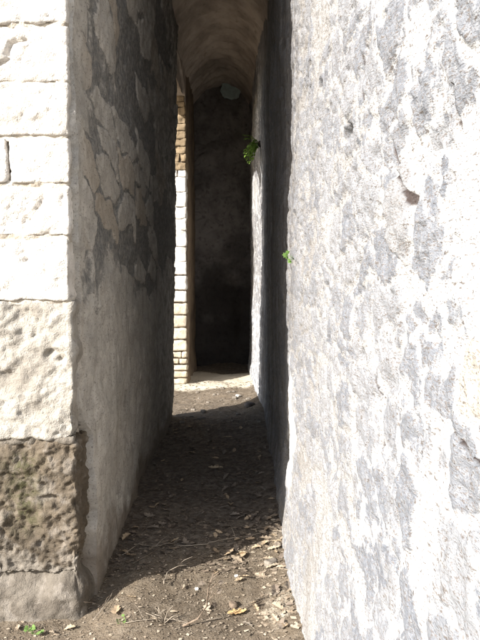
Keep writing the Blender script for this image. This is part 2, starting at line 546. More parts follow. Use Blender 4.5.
    light_and_patch = ss(2.6, 0.75, Yv + 0.35 * vn(Yv * 2.2, Zv * 2.2, 0, 87)) + 0.8 * np.exp(-(((Yv - 3.38) / 0.16) ** 2 + ((Zv - 0.72) / 0.24) ** 2))  # imitated glare rising towards the camera, plus the white plaster patch
    dust = 0.75 * ss(2.7, 3.6, Yv + 0.12 * vn(Yv * 3, Zv * 1.5, 0, 89)) * ss(0.9, 1.25, Zv + 0.1 * vn(Yv * 3, Zv * 3, 0, 90))  # brown dirt at the sun edge, also standing in for a soft penumbra
    inner_shade = ss(3.6, 5.2, Yv + 0.25 * vn(Yv * 2, Zv * 2, 0, 88)) * ss(7.15, 6.75, Yv)  # painted shade between the two sunlit stretches
    Xv = right_x(Yv) - h + 0.01
    # turn the borders back into the wall
    Xv[0, :] += 0.6; Xv[-1, :] += 0.6; Xv[:, -1] += 0.6
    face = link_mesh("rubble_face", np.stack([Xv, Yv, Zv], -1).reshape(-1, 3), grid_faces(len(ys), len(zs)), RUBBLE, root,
                     {'stone': stone, 'tone': tone_o, 'tan': tanm, 'crack': crack, 'light_and_patch': np.clip(np.maximum(light_and_patch, strip_light), 0, 1), 'patch': patch, 'inner_shade': np.maximum(inner_shade, dust)})
    v, f = box_vf((0.36, -2.46, -0.3), (1.15, 9.9, 4.97))
    link_mesh("wall_core", v, f, MORTAR, root, smooth=False)
right_wall()

# ------------------------------------------------------------------ left wall with its stone pier end
def left_wall():
    root = empty("pier_wall", "left wall with sunlit squared stone end and shaded flaking plaster side", "wall")
    Y0 = 2.77
    v2 = [(-1.30, 2.835, -0.2), (-0.71, 2.835, -0.2), (-0.69, 6.36, -0.2), (-1.30, 5.75, -0.2)]  # far end splayed out of view, shaped so sun passes the side opening
    v2 = v2 + [(a, b, 4.3) for a, b, c in v2]
    f2 = [(0, 3, 2, 1), (4, 5, 6, 7), (0, 1, 5, 4), (1, 2, 6, 5), (2, 3, 7, 6), (3, 0, 4, 7)]
    link_mesh("wall_core", v2, f2, JOINT, root, smooth=False)
    rnd = random.Random(3)
    # front blocks: x0, x1, z0, z1, depth, material, roughness amp, corner x shift
    j = 0.006
    courses = [
        [(-1.04, -0.682, 0.755, 1.335, 0.34, BLOCKB, 0.011, 0.0)],
        [(-1.09, -0.690, 1.350, 1.600, 0.24, BLOCK, 0.007, 0.0)],
        [(-1.00, -0.684, 1.622, 1.822, 0.30, BLOCK, 0.008, 0.0)],
        [(-0.925, -0.678, 1.838, 2.020, 0.22, BLOCK, 0.005, 0.0), (-1.14, -0.936, 1.838, 2.016, 0.2, BLOCK, 0.008, 0.0)],
        [(-1.10, -0.676, 2.034, 2.240, 0.30, BLOCK, 0.005, 0.0)],
        [(-1.12, -0.675, 2.250, 2.470, 0.25, BLOCK, 0.006, 0.0)],
        [(-1.03, -0.674, 2.482, 2.78, 0.32, BLOCK, 0.006, 0.0)],
        [(-0.95, -0.674, 2.79, 3.05, 0.25, BLOCK, 0.006, 0.0), (-1.30, -0.96, 2.79, 3.05, 0.25, BLOCK, 0.006, 0.0)],
        [(-1.05, -0.674, 3.06, 3.34, 0.30, BLOCK, 0.006, 0.0)],
        [(-0.98, -0.674, 3.35, 3.66, 0.25, BLOCK, 0.006, 0.0), (-1.30, -0.99, 3.35, 3.66, 0.25, BLOCK, 0.006, 0.0)],
    ]
    s = 100
    def hollow(V):
        # broken pocket in the face of the tall block
        r = np.hypot((V[:, 0] + 0.755) / 0.055, (V[:, 2] - 1.115) / 0.035)
        a = -0.022 * ss(1.1, 0.6, r)
        jag = 0.012 * fbm(V[:, 0] * 8, V[:, 2] * 8, 0, 3, 9) * ss(0.7, 1.0, V[:, 2])
        corner = -0.02 * ss(-0.76, -0.69, V[:, 0]) * ss(0.95, 0.80, V[:, 2])
        return a + jag + corner
    def groove(pl, wd, dp):
        def g(V):
            jx = V[:, 0] + 0.006 * fbm(V[:, 0] * 30, V[:, 2] * 30, 0, 2, 5)
            dd = np.full(len(V), 9.0)
            for (xa, za), (xb, zb) in zip(pl[:-1], pl[1:]):
                t = np.clip(((jx - xa) * (xb - xa) + (V[:, 2] - za) * (zb - za)) / ((xb - xa) ** 2 + (zb - za) ** 2), 0, 1)
                dd = np.minimum(dd, np.hypot(jx - xa - t * (xb - xa), V[:, 2] - za - t * (zb - za)))
            return -dp * ss(wd * 1.6, wd * 0.5, dd) * (V[:, 1] < Y0 + 0.02)
        return g
    carve = {2.250: groove([(-1.0, 2.295), (-0.92, 2.344), (-0.911, 2.405), (-0.844, 2.418)], 0.007, 0.018),
             2.482: groove([(-0.99, 2.64), (-0.90, 2.655)], 0.006, 0.012)}
    for c in courses:
        xmin = min(q[0] for q in c)
        row = list(c)
        if xmin > -1.28:
            row.append((-1.30, xmin - 0.014, c[0][2], c[0][3] - 0.004, 0.25, BLOCK, 0.007, 0))
        for (x0, x1, z0, z1, dep, mt, amp, _) in row:
            s += 1
            ex = hollow if (z0 == 0.755 and x1 > -0.8) else carve.get(z0)
            yj = rnd.uniform(-0.004, 0.004)
            P, F = rounded_block((x0, Y0 + yj, z0), (x1, Y0 + dep, z1 + rnd.uniform(0, 0.008)), 0.0085, rnd.uniform(0.006, 0.011), amp * 1.1, s, 15, 0.007, ex)
            link_mesh("stone_block", P, F, mt, root)
    # lime mortar left in the bed joints
    for k, zj in enumerate((0.748, 1.343, 1.611, 1.830, 2.027, 2.245, 2.476, 2.785, 3.055, 3.345)):
        P, F = rounded_block((-1.30, Y0 + 0.008, zj - 0.02), (-0.686, Y0 + 0.07, zj + 0.02), 0.009, 0.006, 0.009, 500 + k, 16, 0.004)
        link_mesh("mortar_joint", P, F, FOOT if k == 0 else JOINT, root)
    # the dark brown block low on the corner, with moss
    def rag(V):
        r = np.hypot((V[:, 0] + 0.80) / 0.05, (V[:, 2] - 0.49) / 0.014)
        return -0.025 * ss(1.2, 0.5, r) + 0.008 * fbm(V[:, 0] * 9, V[:, 1] * 9, V[:, 2] * 9, 3, 4) + 0.004 * fbm(V[:, 0] * 60, V[:, 1] * 60, V[:, 2] * 60, 2, 6) - 0.012 * ss(0.3, 0.16, V[:, 2])
    P, F = rounded_block((-1.04, Y0 + 0.008, 0.14), (-0.680, Y0 + 0.30, 0.742), 0.0065, 0.020, 0.013, 77, 24, 0.009, rag)
    moss = np.exp(-(((P[:, 0] + 0.905) / 0.07) ** 2)) * ss(0.72, 0.66, P[:, 2]) * ss(0.28, 0.42, P[:, 2])
    b = link_mesh("stone_block", P, F, DARKB, root, {'moss': moss, 'dust': ss(0.34, 0.14, P[:, 2] + 0.12 * (P[:, 0] + 0.85) + 0.06 * fbm(P[:, 0] * 9, P[:, 2] * 9, 0, 3, 98))})
    b["label"] = "dark brown mossy block low on the corner"
    P, F = rounded_block((-1.30, Y0, 0.14), (-1.055, Y0 + 0.30, 0.742), 0.0085, 0.02, 0.010, 78, 15, 0.006)
    link_mesh("stone_block", P, F, BLOCKB, root)
    # rendered footing, slumping round the foot of the corner
    def slump(V):
        return 0.045 * fbm(V[:, 0] * 5, V[:, 1] * 5, V[:, 2] * 2, 4, 91) * ss(0.05, 0.22, V[:, 2]) + 0.012 * fbm(V[:, 0] * 7, V[:, 1] * 7, V[:, 2] * 7, 3, 96) - 0.034 * ss(0.05, 0.2, V[:, 2])
    P, F = rounded_block((-1.30, Y0 - 0.006, -0.15), (-0.658, Y0 + 0.36, 0.25), 0.010, 0.05, 0.010, 79, 13, 0.005, slump)
    link_mesh("footing", P, F, FOOT, root)
    # plastered passage side
    ys = np.concatenate([np.arange(2.78, 4.6, 0.0085), np.arange(4.6, 6.42, 0.02), [6.42]])
    zs = np.concatenate([np.arange(-0.15, 3.3, 0.0095), np.arange(3.3, 3.81, 0.04)])
    Yv, Zv = np.meshgrid(ys, zs, indexing='ij')
    near = np.interp(zs, [-0.15, 0.12, 0.25, 0.72, 0.9, 1.1, 1.34, 1.6, 1.9, 2.05, 2.3, 4],
                     [2.93, 2.93, 2.97, 2.98, 2.84, 2.835, 2.90, 2.82, 2.80, 2.80, 2.80, 2.80])
    near = near + 0.018 * fbm(zs * 11, zs * 0 + 3.0, 0, 4, 17)
    # slide the near edge of the grid to that ragged line
    t = np.clip((Yv - 2.78) / 0.6, 0, 1)
    Yw = Yv + (near[None, :] - 2.78) * (1 - t) ** 1.0
    wy = Yw + 0.05 * fbm(Yw * 4, Zv * 4, 0, 3, 51)
    wz = Zv + 0.24 * (Yw - 3.0) + 0.05 * fbm(Yw * 4, Zv * 4, 7, 3, 52)
    f1, f2, cid = worley(wy * 1.9, wz * 5.2, 31)
    e = f2 - f1
    zone = ss(1.15, 1.55, Zv + 0.25 * vn(Yw * 2, Zv * 2, 0, 53)) * ss(2.85, 3.15, Yw + 0.12 * vn(Zv * 3, Yw * 3, 0, 54))
    cells = np.where(cid > 0.60, 1.0, ss(0.16, 0.05, e))
    lines = ss(0.13, 0.03, e)
    flake = zone * np.where(Zv > 2.1, np.maximum(lines, cells * ss(2.95, 3.3, Yw)), np.maximum(lines, cells))
    flake = flake * ss(-0.35, 0.15, fbm(Yw * 1.9, Zv * 1.2, 0, 3, 57) + 0.25)
    tone = (np.mod(cid * 5.7, 1) > 0.72) * zone * 0.9 + 0.25 * ss(0.1, 0.6, fbm(Yw * 2.2, Zv * 2.2, 0, 3, 58))
    # brown hollow at the block side, half height
    tone = np.maximum(tone, 0.5 * np.exp(-(((Yw - 2.9) / 0.06) ** 2 + ((Zv - 1.17) / 0.15) ** 2)))
    h = 0.018 * fbm(Yw * 1.5, Zv * 1.5, 0, 3, 59) + 0.004 * fbm(Yw * 9, Zv * 9, 0, 3, 60) + 0.0018 * fbm(Yw * 40, Zv * 40, 0, 2, 62)
    h = h + 0.003 * fbm(Yw * 20, Zv * 20, 0, 3, 67) - 0.010 * flake + 0.006 * flake * fbm(Yw * 14, Zv * 14, 0, 3, 63)
    h = h + 0.020 * ss(0.9, 0.4, Zv) * ss(3.6, 3.1, Yw) + 0.012 * ss(0.22, 0.0, Zv) * ss(4.5, 3.2, Yw)
    splash = 0.8 * ss(0.22, 0.02, Zv + 0.10 * fbm(Yw * 7, Zv * 7, 0, 4, 66))
    inner_shade = ss(3.9, 6.6, Yw + 0.22 * (Zv - 1.0) * ss(1.0, 2.0, Zv) + 0.3 * vn(Yw * 1.3, Zv * 1.3, 0, 64))  # plaster painted darker with depth to imitate fading light
    Xv = left_x(Yw) + h + Zv * np.interp(Yw, [2.77, 6.4], [0.005, 0.026])
    Xv[0, :] -= 0.09; Xv[-1, :] -= 0.06; Xv[:, -1] -= 0.05
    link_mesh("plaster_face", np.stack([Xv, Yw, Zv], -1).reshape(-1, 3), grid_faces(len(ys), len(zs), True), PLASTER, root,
              {'flake': flake, 'tone': tone, 'inner_shade': inner_shade, 'splash': splash})
left_wall()

# ------------------------------------------------------------------ far jamb of the side opening
def jamb_wall():
    root = empty("jamb_wall", "far wall stub with sunlit small stone courses facing the camera beyond the side opening", "wall")
    YJ = 8.08
    v, f = box_vf((-1.30, YJ + 0.03, -0.2), (-0.60, 10.2, 4.3))
    link_mesh("wall_core", v, f, DJOINT, root, smooth=False)
    rnd = random.Random(11)
    z = 0.02
    hs = [0.085, 0.085, 0.085, 0.075, 0.09, 0.145, 0.15, 0.155, 0.155, 0.15]
    i = 0
    while z < 3.72:
        hgt = hs[i] if i < len(hs) else rnd.uniform(0.13, 0.19) if z < 2.5 else rnd.uniform(0.06, 0.10)
        x1 = -0.572 - (0.0 if z < 3.2 else 0.05 * (z - 3.2))
        splits = [-1.30, -1.0 + rnd.uniform(-.05, .05), -0.78 + rnd.uniform(-.06, .04)]
        if hgt < 0.1 and rnd.random() < 0.6:
            splits.append(-0.655 + rnd.uniform(-.02, .02))
        splits.append(x1)
        for a, b in zip(splits[:-1], splits[1:]):
            P, F = rounded_block((a + 0.006, YJ + rnd.uniform(-.006, .004), z), (b, YJ + 0.22, z + hgt - (0.016 if z < 1.25 else 0.002)), 0.018, 0.016 if z < 1.25 else 0.003, 0.008 if z < 2.6 else 0.014, 300 + i, 14, 0.004)
            link_mesh("stone_block", P, F, CREAM if z < 0.95 else BLOCK if z + rnd.uniform(-.25, .25) < 2.65 else TANB, root)
        z += hgt
        i += 1
    # brown plaster side running back to the end wall
    ys = np.arange(YJ + 0.03, 9.96, 0.03)
    zs = np.arange(-0.15, 3.9, 0.03)
    Yv, Zv = np.meshgrid(ys, zs, indexing='ij')
    h = 0.016 * fbm(Yv * 1.6, Zv * 1.6, 0, 3, 71) + 0.006 * fbm(Yv * 9, Zv * 9, 0, 3, 72) + 0.03 * ss(0.25, 0, Zv)
    Xv = left_x(Yv) + h
    Xv[0, :] -= 0.05
    link_mesh("plaster_face", np.stack([Xv, Yv, Zv], -1).reshape(-1, 3), grid_faces(len(ys), len(zs), True), BROWNP, root)
jamb_wall()

# ------------------------------------------------------------------ barrel vault over passage and chamber
def vault():
    root = empty("barrel_vault", "brown plastered barrel vault with ring marks roofing the narrow passage", "vault")
    ys = np.concatenate([np.arange(3.25, 5.0, 0.05), np.arange(5.0, 10.0, 0.018)])
    th = np.linspace(-0.12, math.pi + 0.12, 110)
    Yv, T = np.meshgrid(ys, th, indexing='ij')
    lx = left_x(Yv); rx = right_x(Yv)
    c = (lx + rx) / 2
    r = (rx - lx) / 2 - 0.002 + 0.04 * np.cos(np.clip(T, 0, math.pi)) ** 6
    ring = np.sin(Yv * 2 * math.pi / 0.21 + 1.1 * vn(T * 2, Yv * 0.8, 0, 80) + 2.0 * vn(Yv * 1.1, 0, 0, 81))
    h = 0.011 * ring + 0.02 * fbm(Yv * 1.5, T * 1.3, 0, 3, 82) + 0.014 * fbm(Yv * 7, T * 3.5, 0, 4, 83)
    h = h * (0.15 + 0.85 * np.sin(np.clip(T, 0, math.pi)))
    R = r - h
    tc = np.clip(T, 0, math.pi)
    drop = (T - tc)
    Xv = c - R * np.cos(tc)
    Zv = Z_SPRING + R * np.sin(tc) * 1.12 - np.abs(drop) * 1.2
    inner = np.stack([Xv, Yv, Zv], -1)
    link_mesh("vault_soffit", inner.reshape(-1, 3), grid_faces(len(ys), len(th), True), VAULTM, root)
    # solid roof mass above
    n = 40
    tt = np.linspace(0, math.pi, n)
    V, F = [], []
    for y in (3.28, 6.4, 8.1, 10.2):
        lx, rx = float(left_x(y)), float(right_x(y))
        cc, rr = (lx + rx) / 2, (rx - lx) / 2 + 0.05
        base = len(V)
        V += [(cc - rr * math.cos(a), y, Z_SPRING + rr * math.sin(a) * 1.12) for a in tt]
        V += [(cc - (rr + 0.55) * math.cos(a) * 1.0, y, Z_SPRING - 0.0 + (rr + 0.35) * math.sin(a) * 1.1) for a in tt]
    for k in range(3):
        b0, b1 = k * 2 * n, (k + 1) * 2 * n
        for i in range(n - 1):
            F.append((b0 + i, b0 + i + 1, b1 + i + 1, b1 + i))
            F.append((b0 + n + i, b1 + n + i, b1 + n + i + 1, b0 + n + i + 1))
        F.append((b0, b1, b1 + n, b0 + n))
        F.append((b0 + n - 1, b0 + 2 * n - 1, b1 + 2 * n - 1, b1 + n - 1))
    for b0 in (0, 3 * 2 * n):
        for i in range(n - 1):
            F.append((b0 + i, b0 + n + i, b0 + n + i + 1, b0 + i + 1))
    link_mesh("roof_mass", V, F, MORTAR, root, smooth=False)
    # arch over the side opening: spandrel with curved soffit
    Ya, Yb = 6.30, 8.16
    yy = np.linspace(Ya, Yb, 90)
    V, F = [], []
    for y in yy:
        t = (y - (Ya + Yb) / 2) / ((Yb - Ya) / 2)
        zb = 3.34 + 0.44 * math.sqrt(max(0, 1 - t * t))
        xl = float(left_x(y)) - 0.005
        zb = min(zb, 3.80)
        V += [(-1.30, y, zb + 0.05), (xl, y, zb), (xl, y, 3.86), (-1.30, y, 4.25)]
    for i in range(len(yy) - 1):
        b0, b1 = i * 4, i * 4 + 4
        for k in range(4):
            F.append((b0 + k, b0 + (k + 1) % 4, b1 + (k + 1) % 4, b1 + k))
    F.append((0, 1, 2, 3)[::-1]); F.append(tuple(len(V) - 4 + k for k in range(4)))
    link_mesh("side_arch", V, F, VAULTM, root, smooth=False)
vault()

# ------------------------------------------------------------------ dark end wall and its round disc
def end_wall():
    root = empty("end_wall", "dark end wall closing the vaulted passage", "wall")
    xs = np.arange(-0.72, 0.42, 0.016)
    zs = np.arange(-0.2, 4.5, 0.016)
    Xv, Zv = np.meshgrid(xs, zs, indexing='ij')
    f1, f2, cid = worley(Xv * 5 + 0.1 * vn(Xv * 4, Zv * 4, 0, 91), Zv * 6, 92)
    h = 0.02 * ss(0.0, 0.2, f2 - f1) * cid + 0.015 * fbm(Xv * 3, Zv * 3, 0, 4, 93)
    Xq = Xv + 0.03 * fbm(Xv * 7, Zv * 7, 0, 3, 94)
    Zq = Zv + 0.04 * fbm(Xv * 6, Zv * 6, 0, 3, 95)
    nx = ss(0.32, 0.08, np.abs(Xq + 0.15)) * ss(0.2, 0.5, Zq) * ss(1.5, 1.05, Zq + 1.6 * (Xq + 0.15) ** 2)
    h = h - 0.14 * nx
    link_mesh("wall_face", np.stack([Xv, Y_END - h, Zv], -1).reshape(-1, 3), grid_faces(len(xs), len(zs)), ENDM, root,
              {'low_dark': 0.85 * ss(1.9, 0.8, Zv + 0.35 * fbm(Xv * 3, Zv * 3, 0, 4, 97))})  # wall colour darker towards the bottom, with a ragged edge
    v, f = box_vf((-1.3, Y_END + 0.52, -0.2), (0.9, Y_END + 0.9, 4.6))
    link_mesh("wall_core", v, f, MORTAR, root, smooth=False)
    # an irregular many sided pale blue-grey disc on the end wall
    n = 26
    bm = bmesh.new()
    ring0, ring1, ring2 = [], [], []
    rr = [0.130 + 0.007 * math.sin(2.1 * i) + 0.006 * math.sin(0.9 * i + 1) for i in range(n)]
    for i in range(n):
        a = 2 * math.pi * i / n + 0.2
        ring0.append(bm.verts.new((rr[i] * 1.03 * math.cos(a), 0.06, rr[i] * 1.0 * math.sin(a))))
        ring1.append(bm.verts.new((rr[i] * 1.03 * math.cos(a), -0.012, rr[i] * 1.0 * math.sin(a))))
        ring2.append(bm.verts.new((rr[i] * 0.9 * math.cos(a), -0.022, rr[i] * 0.88 * math.sin(a))))
    for i in range(n):
        k = (i + 1) % n
        bm.faces.new((ring0[i], ring0[k], ring1[k], ring1[i]))
        bm.faces.new((ring1[i], ring1[k], ring2[k], ring2[i]))
    bm.faces.new(ring2)
    bmesh.ops.recalc_face_normals(bm, faces=bm.faces)
    me = bpy.data.meshes.new("pale_disc")
    bm.to_mesh(me); bm.free()
    me.materials.append(DISC)
    o = bpy.data.objects.new("pale_disc", me)
    COL.objects.link(o)
    o.parent = root
    o.location = (-0.03, Y_END - 0.05, 4.05)
    o.scale = (1.12, 1, 1.12)
    o["label"] = "pale blue-grey disc on the end wall near the vault crown"
end_wall()

# ------------------------------------------------------------------ small growth and litter
def tube(bm, pts, r0, r1, seg=5):
    rings = []
    for i, p in enumerate(pts):
        p = Vector(p)
        d = (Vector(pts[min(i + 1, len(pts) - 1)]) - Vector(pts[max(i - 1, 0)])).normalized()
        a = d.orthogonal().normalized()
        b = d.cross(a)
        r = r0 + (r1 - r0) * i / (len(pts) - 1)
        rings.append([bm.verts.new(p + a * r * math.cos(t) + b * r * math.sin(t)) for t in [2 * math.pi * k / seg for k in range(seg)]])
    for A, B in zip(rings[:-1], rings[1:]):
        for k in range(seg):
            bm.faces.new((A[k], A[(k + 1) % seg], B[(k + 1) % seg], B[k]))
    bm.faces.new(rings[0][::-1]); bm.faces.new(rings[-1])

def bm_obj(name, bm, mat, parent=None, smooth=True):
    me = bpy.data.meshes.new(name)
    bmesh.ops.recalc_face_normals(bm, faces=bm.faces)
    bm.to_mesh(me); bm.free()
    me.materials.append(mat)
    if smooth:
        for p in me.polygons: p.use_smooth = True
    o = bpy.data.objects.new(name, me)
    COL.objects.link(o)
    if parent: o.parent = parent
    return o

def leaflet(bm, p, d, up, L, W):
    d = d.normalized()
    s = d.cross(up).normalized()
    n = s.cross(d)
    a = bm.verts.new(p)
    b = bm.verts.new(p + d * L * 0.45 + s * W * 0.5 + n * W * 0.12)
    c = bm.verts.new(p + d * L - n * L * 0.12)
    e = bm.verts.new(p + d * L * 0.45 - s * W * 0.5 + n * W * 0.12)
    m = bm.verts.new(p + d * L * 0.5)
    bm.faces.new((a, b, m)); bm.faces.new((b, c, m)); bm.faces.new((c, e, m)); bm.faces.new((e, a, m))

def fern():
    y = 7.02
    base = Vector((0.278, y, 2.77))
    root = empty("wall_fern", "bright green fern tuft hanging from the right wall high beside the dark chamber", "fern")
    root.location = base
    rnd = random.Random(5)
    bmf, bms = bmesh.new(), bmesh.new()
    for i in range(26):
        ang = rnd.uniform(0, 1)
        dirx = -rnd.uniform(0.35, 1.0)
        tip = Vector((dirx * 0.16, rnd.uniform(-0.12, 0.10), rnd.uniform(-0.20, 0.06) * (0.5 + abs(dirx) * 0.8)))
        mid = tip * 0.5 + Vector((0, 0, 0.045))
        pts = [Vector((0, 0, 0)).lerp(mid, t / 4) * (1 - t / 8) + mid.lerp(tip, t / 4) * (t / 8) if False else
               (1 - t / 6) ** 2 * Vector((0, 0, 0)) + 2 * (1 - t / 6) * (t / 6) * mid + (t / 6) ** 2 * tip for t in range(7)]
        tube(bms, pts, 0.0022, 0.0008, 4)
        for k in range(2, 7):
            d = (pts[k] - pts[k - 1]).normalized()
            for sgn in (-1, 1, 0):
                v = d + Vector((rnd.uniform(-.6, .6), rnd.uniform(-.9, .9), rnd.uniform(-.5, .5))) * (1 if sgn else 0.3)
                leaflet(bmf, pts[k], v, Vector((rnd.uniform(-.3, .3), rnd.uniform(-.5, 0), 1)), rnd.uniform(0.028, 0.046), rnd.uniform(0.018, 0.028))
    bm_obj("fronds", bmf, FERNG, root, False)
    bm_obj("stems", bms, GREEN, root)
    P, F = rounded_block((-0.018, -0.035, -0.035), (0.05, 0.035, 0.035), 0.010, 0.03, 0.012, 5, 40)
    link_mesh("root_tuft", P, F, ROOT, root)
fern()

def lobed_leaf(bm, p, d, n, L, lobes=5):
    """a small palmate leaf"""
    d = d.normalized(); s = d.cross(n).normalized()
    c = bm.verts.new(p + d * L * 0.35 + n * L * 0.06)
    ring = []
    for i in range(lobes * 2 + 1):
        a = -2.5 + 5.0 * i / (lobes * 2)
        r = L * (0.62 if i % 2 else 0.36)
        ring.append(bm.verts.new(p + d * (L * 0.35 + r * math.cos(a)) + s * r * math.sin(a)))
    st = bm.verts.new(p)
    ring = [st] + ring
    for a, b in zip(ring, ring[1:] + ring[:1]):
        bm.faces.new((c, a, b))

def wall_plant(name, base, label, size, n, seed, lean=Vector((-1, -0.4, 0.2))):
    root = empty(name, label, "plant")
    root.location = base
    rnd = random.Random(seed)
    bml, bms = bmesh.new(), bmesh.new()
    for i in range(n):
        d = (lean + Vector((rnd.uniform(-.5, .4), rnd.uniform(-.7, .5), rnd.uniform(-.9, .9)))).normalized()
        e = d * size * rnd.uniform(0.5, 1.0)
        tube(bms, [Vector((0, 0, 0)), e * 0.5 + Vector((0, 0, size * 0.1)), e], size * 0.02, size * 0.012, 4)
        lobed_leaf(bml, e, d + Vector((0, 0, -0.3)), Vector((-0.3, -1, 0.6)).normalized(), size * rnd.uniform(0.45, 0.7))
    bm_obj("leaves", bml, GREEN, root, False)
    bm_obj("stems", bms, GREEN, root)
wall_plant("wall_seedling", Vector((0.282, 3.03, 1.525)), "tiny bright green lobed seedling growing from the right wall at the shadow edge", 0.042, 6, 4)

def ground_point(px, py):
    """a spot on the dirt, given where the photo shows it"""
    d = EYE * 656 / (py - 265)
    return (px - 233) * d / 656, d

def put(o, x, y, dz=0.004):
    o.location = (x, y, float(gz(x, y)) + dz)
    return o

def weed(px, py, label, seed, size):
    x, y = ground_point(px, py)
    root = empty("weed", label, "plant")
    put(root, x, y, -0.002)
    rnd = random.Random(seed)
    bml, bms = bmesh.new(), bmesh.new()
    for i in range(9):
        d = Vector((rnd.uniform(-1, 1), rnd.uniform(-1, 1), rnd.uniform(0.2, 0.9))).normalized()
        e = d * size * rnd.uniform(0.5, 1)
        tube(bms, [Vector((0, 0, 0)), e * 0.5 + Vector((0, 0, size * 0.08)), e], size * 0.02, size * 0.012, 4)
        lobed_leaf(bml, e, d, Vector((rnd.uniform(-.3, .3), -0.4, 1)).normalized(), size * rnd.uniform(0.4, 0.6))
    bm_obj("leaves", bml, GREEN, root, False)
    bm_obj("stems", bms, GREEN, root)
weed(24, 634, "small green weed at the foot of the sunlit pier, bottom left", 8, 0.036)
weed(117, 634, "tiny green weed in dirt right of the pier foot", 9, 0.026)

# dry leaves
def leaf_mesh(seed, mat):
    rnd = random.Random(seed)
    L = 1.0
    n = 11
    curl, bend, tw = rnd.uniform(0.1, 0.55), rnd.uniform(-0.25, 0.45), rnd.uniform(-0.4, 0.4)
    bm = bmesh.new()
    mid, lf, rt = [], [], []
    for i in range(n):
        t = i / (n - 1)
        env = math.sin(math.pi * min(1, t * 0.93 + 0.07)) ** 0.7
        lob = 0.72 + 0.28 * math.cos(t * math.pi * 7 + rnd.uniform(-.4, .4))
        wv = 0.30 * env * lob + 0.012
        z = bend * (t - 0.5) ** 2 * 1.2
        y = (t - 0.5) * L
        tz = tw * (t - .5)
        mid.append(bm.verts.new((0, y, z)))
        lf.append(bm.verts.new((-wv, y + 0.05 * lob, z + curl * wv + tz * wv + rnd.uniform(-.03, .03))))
        rt.append(bm.verts.new((wv, y + 0.05 * lob, z + curl * wv - tz * wv + rnd.uniform(-.03, .03))))
    for i in range(n - 1):
        bm.faces.new((lf[i], mid[i], mid[i + 1], lf[i + 1]))
        bm.faces.new((mid[i], rt[i], rt[i + 1], mid[i + 1]))
    me = bpy.data.meshes.new("dry_leaf")
    bm.to_mesh(me); bm.free()
    me.materials.append(mat)
    return me
LM = {k: [leaf_mesh(s0 + i, m) for i in range(6)] for k, m, s0 in (('tan', LEAF, 10), ('pale', LEAFP, 30), ('grey', LEAFG, 50), ('orange', LEAFO, 70))}

def leaf(x, y, size, kind, label, group=None, rnd=random):
    me = rnd.choice(LM[kind])
    o = bpy.data.objects.new("dry_leaf", me)
    COL.objects.link(o)
    o.scale = (size, size, size)
    o.rotation_euler = (rnd.uniform(-.35, .35), rnd.uniform(-.35, .35), rnd.uniform(0, 6.28))
    put(o, x, y, 0.004 + size * 0.10)
    tag(o, label, "leaf", group)
    return o
rl = random.Random(21)
leaf(*ground_point(237, 622), 0.085, 'orange', "orange dry leaf lying flat on bare dirt near bottom centre", rnd=rl)
leaf(*ground_point(205, 618), 0.06, 'pale', "pale yellow leaf beside the orange leaf at bottom centre", rnd=rl)
leaf(*ground_point(111, 624), 0.075, 'tan', "tan leaf on sunlit dirt just right of the pier foot", rnd=rl)
leaf(*ground_point(237, 568), 0.075, 'pale', "pale curled leaf at the shadow edge, right of mid passage", rnd=rl)
leaf(*ground_point(226, 569), 0.06, 'tan', "brown leaf touching the pale curled leaf at the shadow edge", rnd=rl)
leaf(*ground_point(215, 583), 0.05, 'tan', "flat tan leaf alone on sunlit dirt behind the dead sprig", rnd=rl)
for px, py in [(40, 634), (6, 630), (60, 632), (150, 632), (178, 597), (172, 620), (240, 590), (245, 586), (254, 615), (130, 612)]:
    leaf(*ground_point(px + rl.uniform(-3, 3), py + rl.uniform(-2, 2)), rl.uniform(0.03, 0.055), rl.choice(['tan', 'pale']),
         "dry leaf scattered on the open sunlit dirt", "leaves scattered on the sunlit dirt", rl)
for i in range(48):
    y = rl.uniform(2.55, 3.9)
    x = 0.27 - abs(rl.gauss(0, 0.085)) * (1.2 - 0.2 * y / 3)
    leaf(x, y, rl.uniform(0.035, 0.075), rl.choice(['tan', 'pale', 'pale', 'grey']),
         "dry leaf in the drift along the foot of the right wall", "leaves drifted along the right wall", rl)
for i in range(105):
    y = 3.25 + 2.7 * rl.random() ** 1.3
    x = rl.uniform(-0.6, 0.26)
    leaf(x, y, rl.uniform(0.035, 0.08), rl.choice(['grey', 'grey', 'grey', 'tan', 'tan']),
         "old dry leaf lying in the shade of the passage floor", "leaves in the shaded passage", rl)

# twigs
def twig(pix, r, mat, label, seed, lift=0.008, side=2, name="twig"):
    rnd = random.Random(seed)
    pts = []
    for px, py in pix:
        x, y = ground_point(px, py)
        pts.append(Vector((x, y, float(gz(x, y)) + lift + rnd.uniform(0, 0.012))))
    fine = []
    for a, b in zip(pts[:-1], pts[1:]):
        for k in range(4):
            fine.append(a.lerp(b, k / 4) + Vector((rnd.uniform(-1, 1), rnd.uniform(-1, 1), rnd.uniform(0, 1))) * 0.006)
    fine.append(pts[-1])
    o0 = fine[0].copy()
    fine = [p - o0 for p in fine]
    bm = bmesh.new()
    r *= 0.55
    tube(bm, fine, r, r * 0.4, 6)
    for k in range(side):
        i = rnd.randrange(2, len(fine) - 2)
        d = Vector((rnd.uniform(-1, 1), rnd.uniform(-1, 1), rnd.uniform(0.0, 0.5))).normalized() * rnd.uniform(0.04, 0.12)
        tube(bm, [fine[i], fine[i] + d * 0.5 + Vector((0, 0, 0.008)), fine[i] + d], r * 0.55, r * 0.2, 5)
    o = bm_obj(name, bm, mat)
    o.location = o0
    return tag(o, label, "twig")
twig([(176, 557), (205, 556), (222, 551), (250, 547), (262, 545)], 0.0045, TWIGP, "long pale twig lying across the passage floor at the shadow edge", 1)
twig([(160, 600), (166, 585), (175, 578), (190, 574)], 0.005, TWIGP, "forked bleached twig in the shade left of the centre leaves", 2)
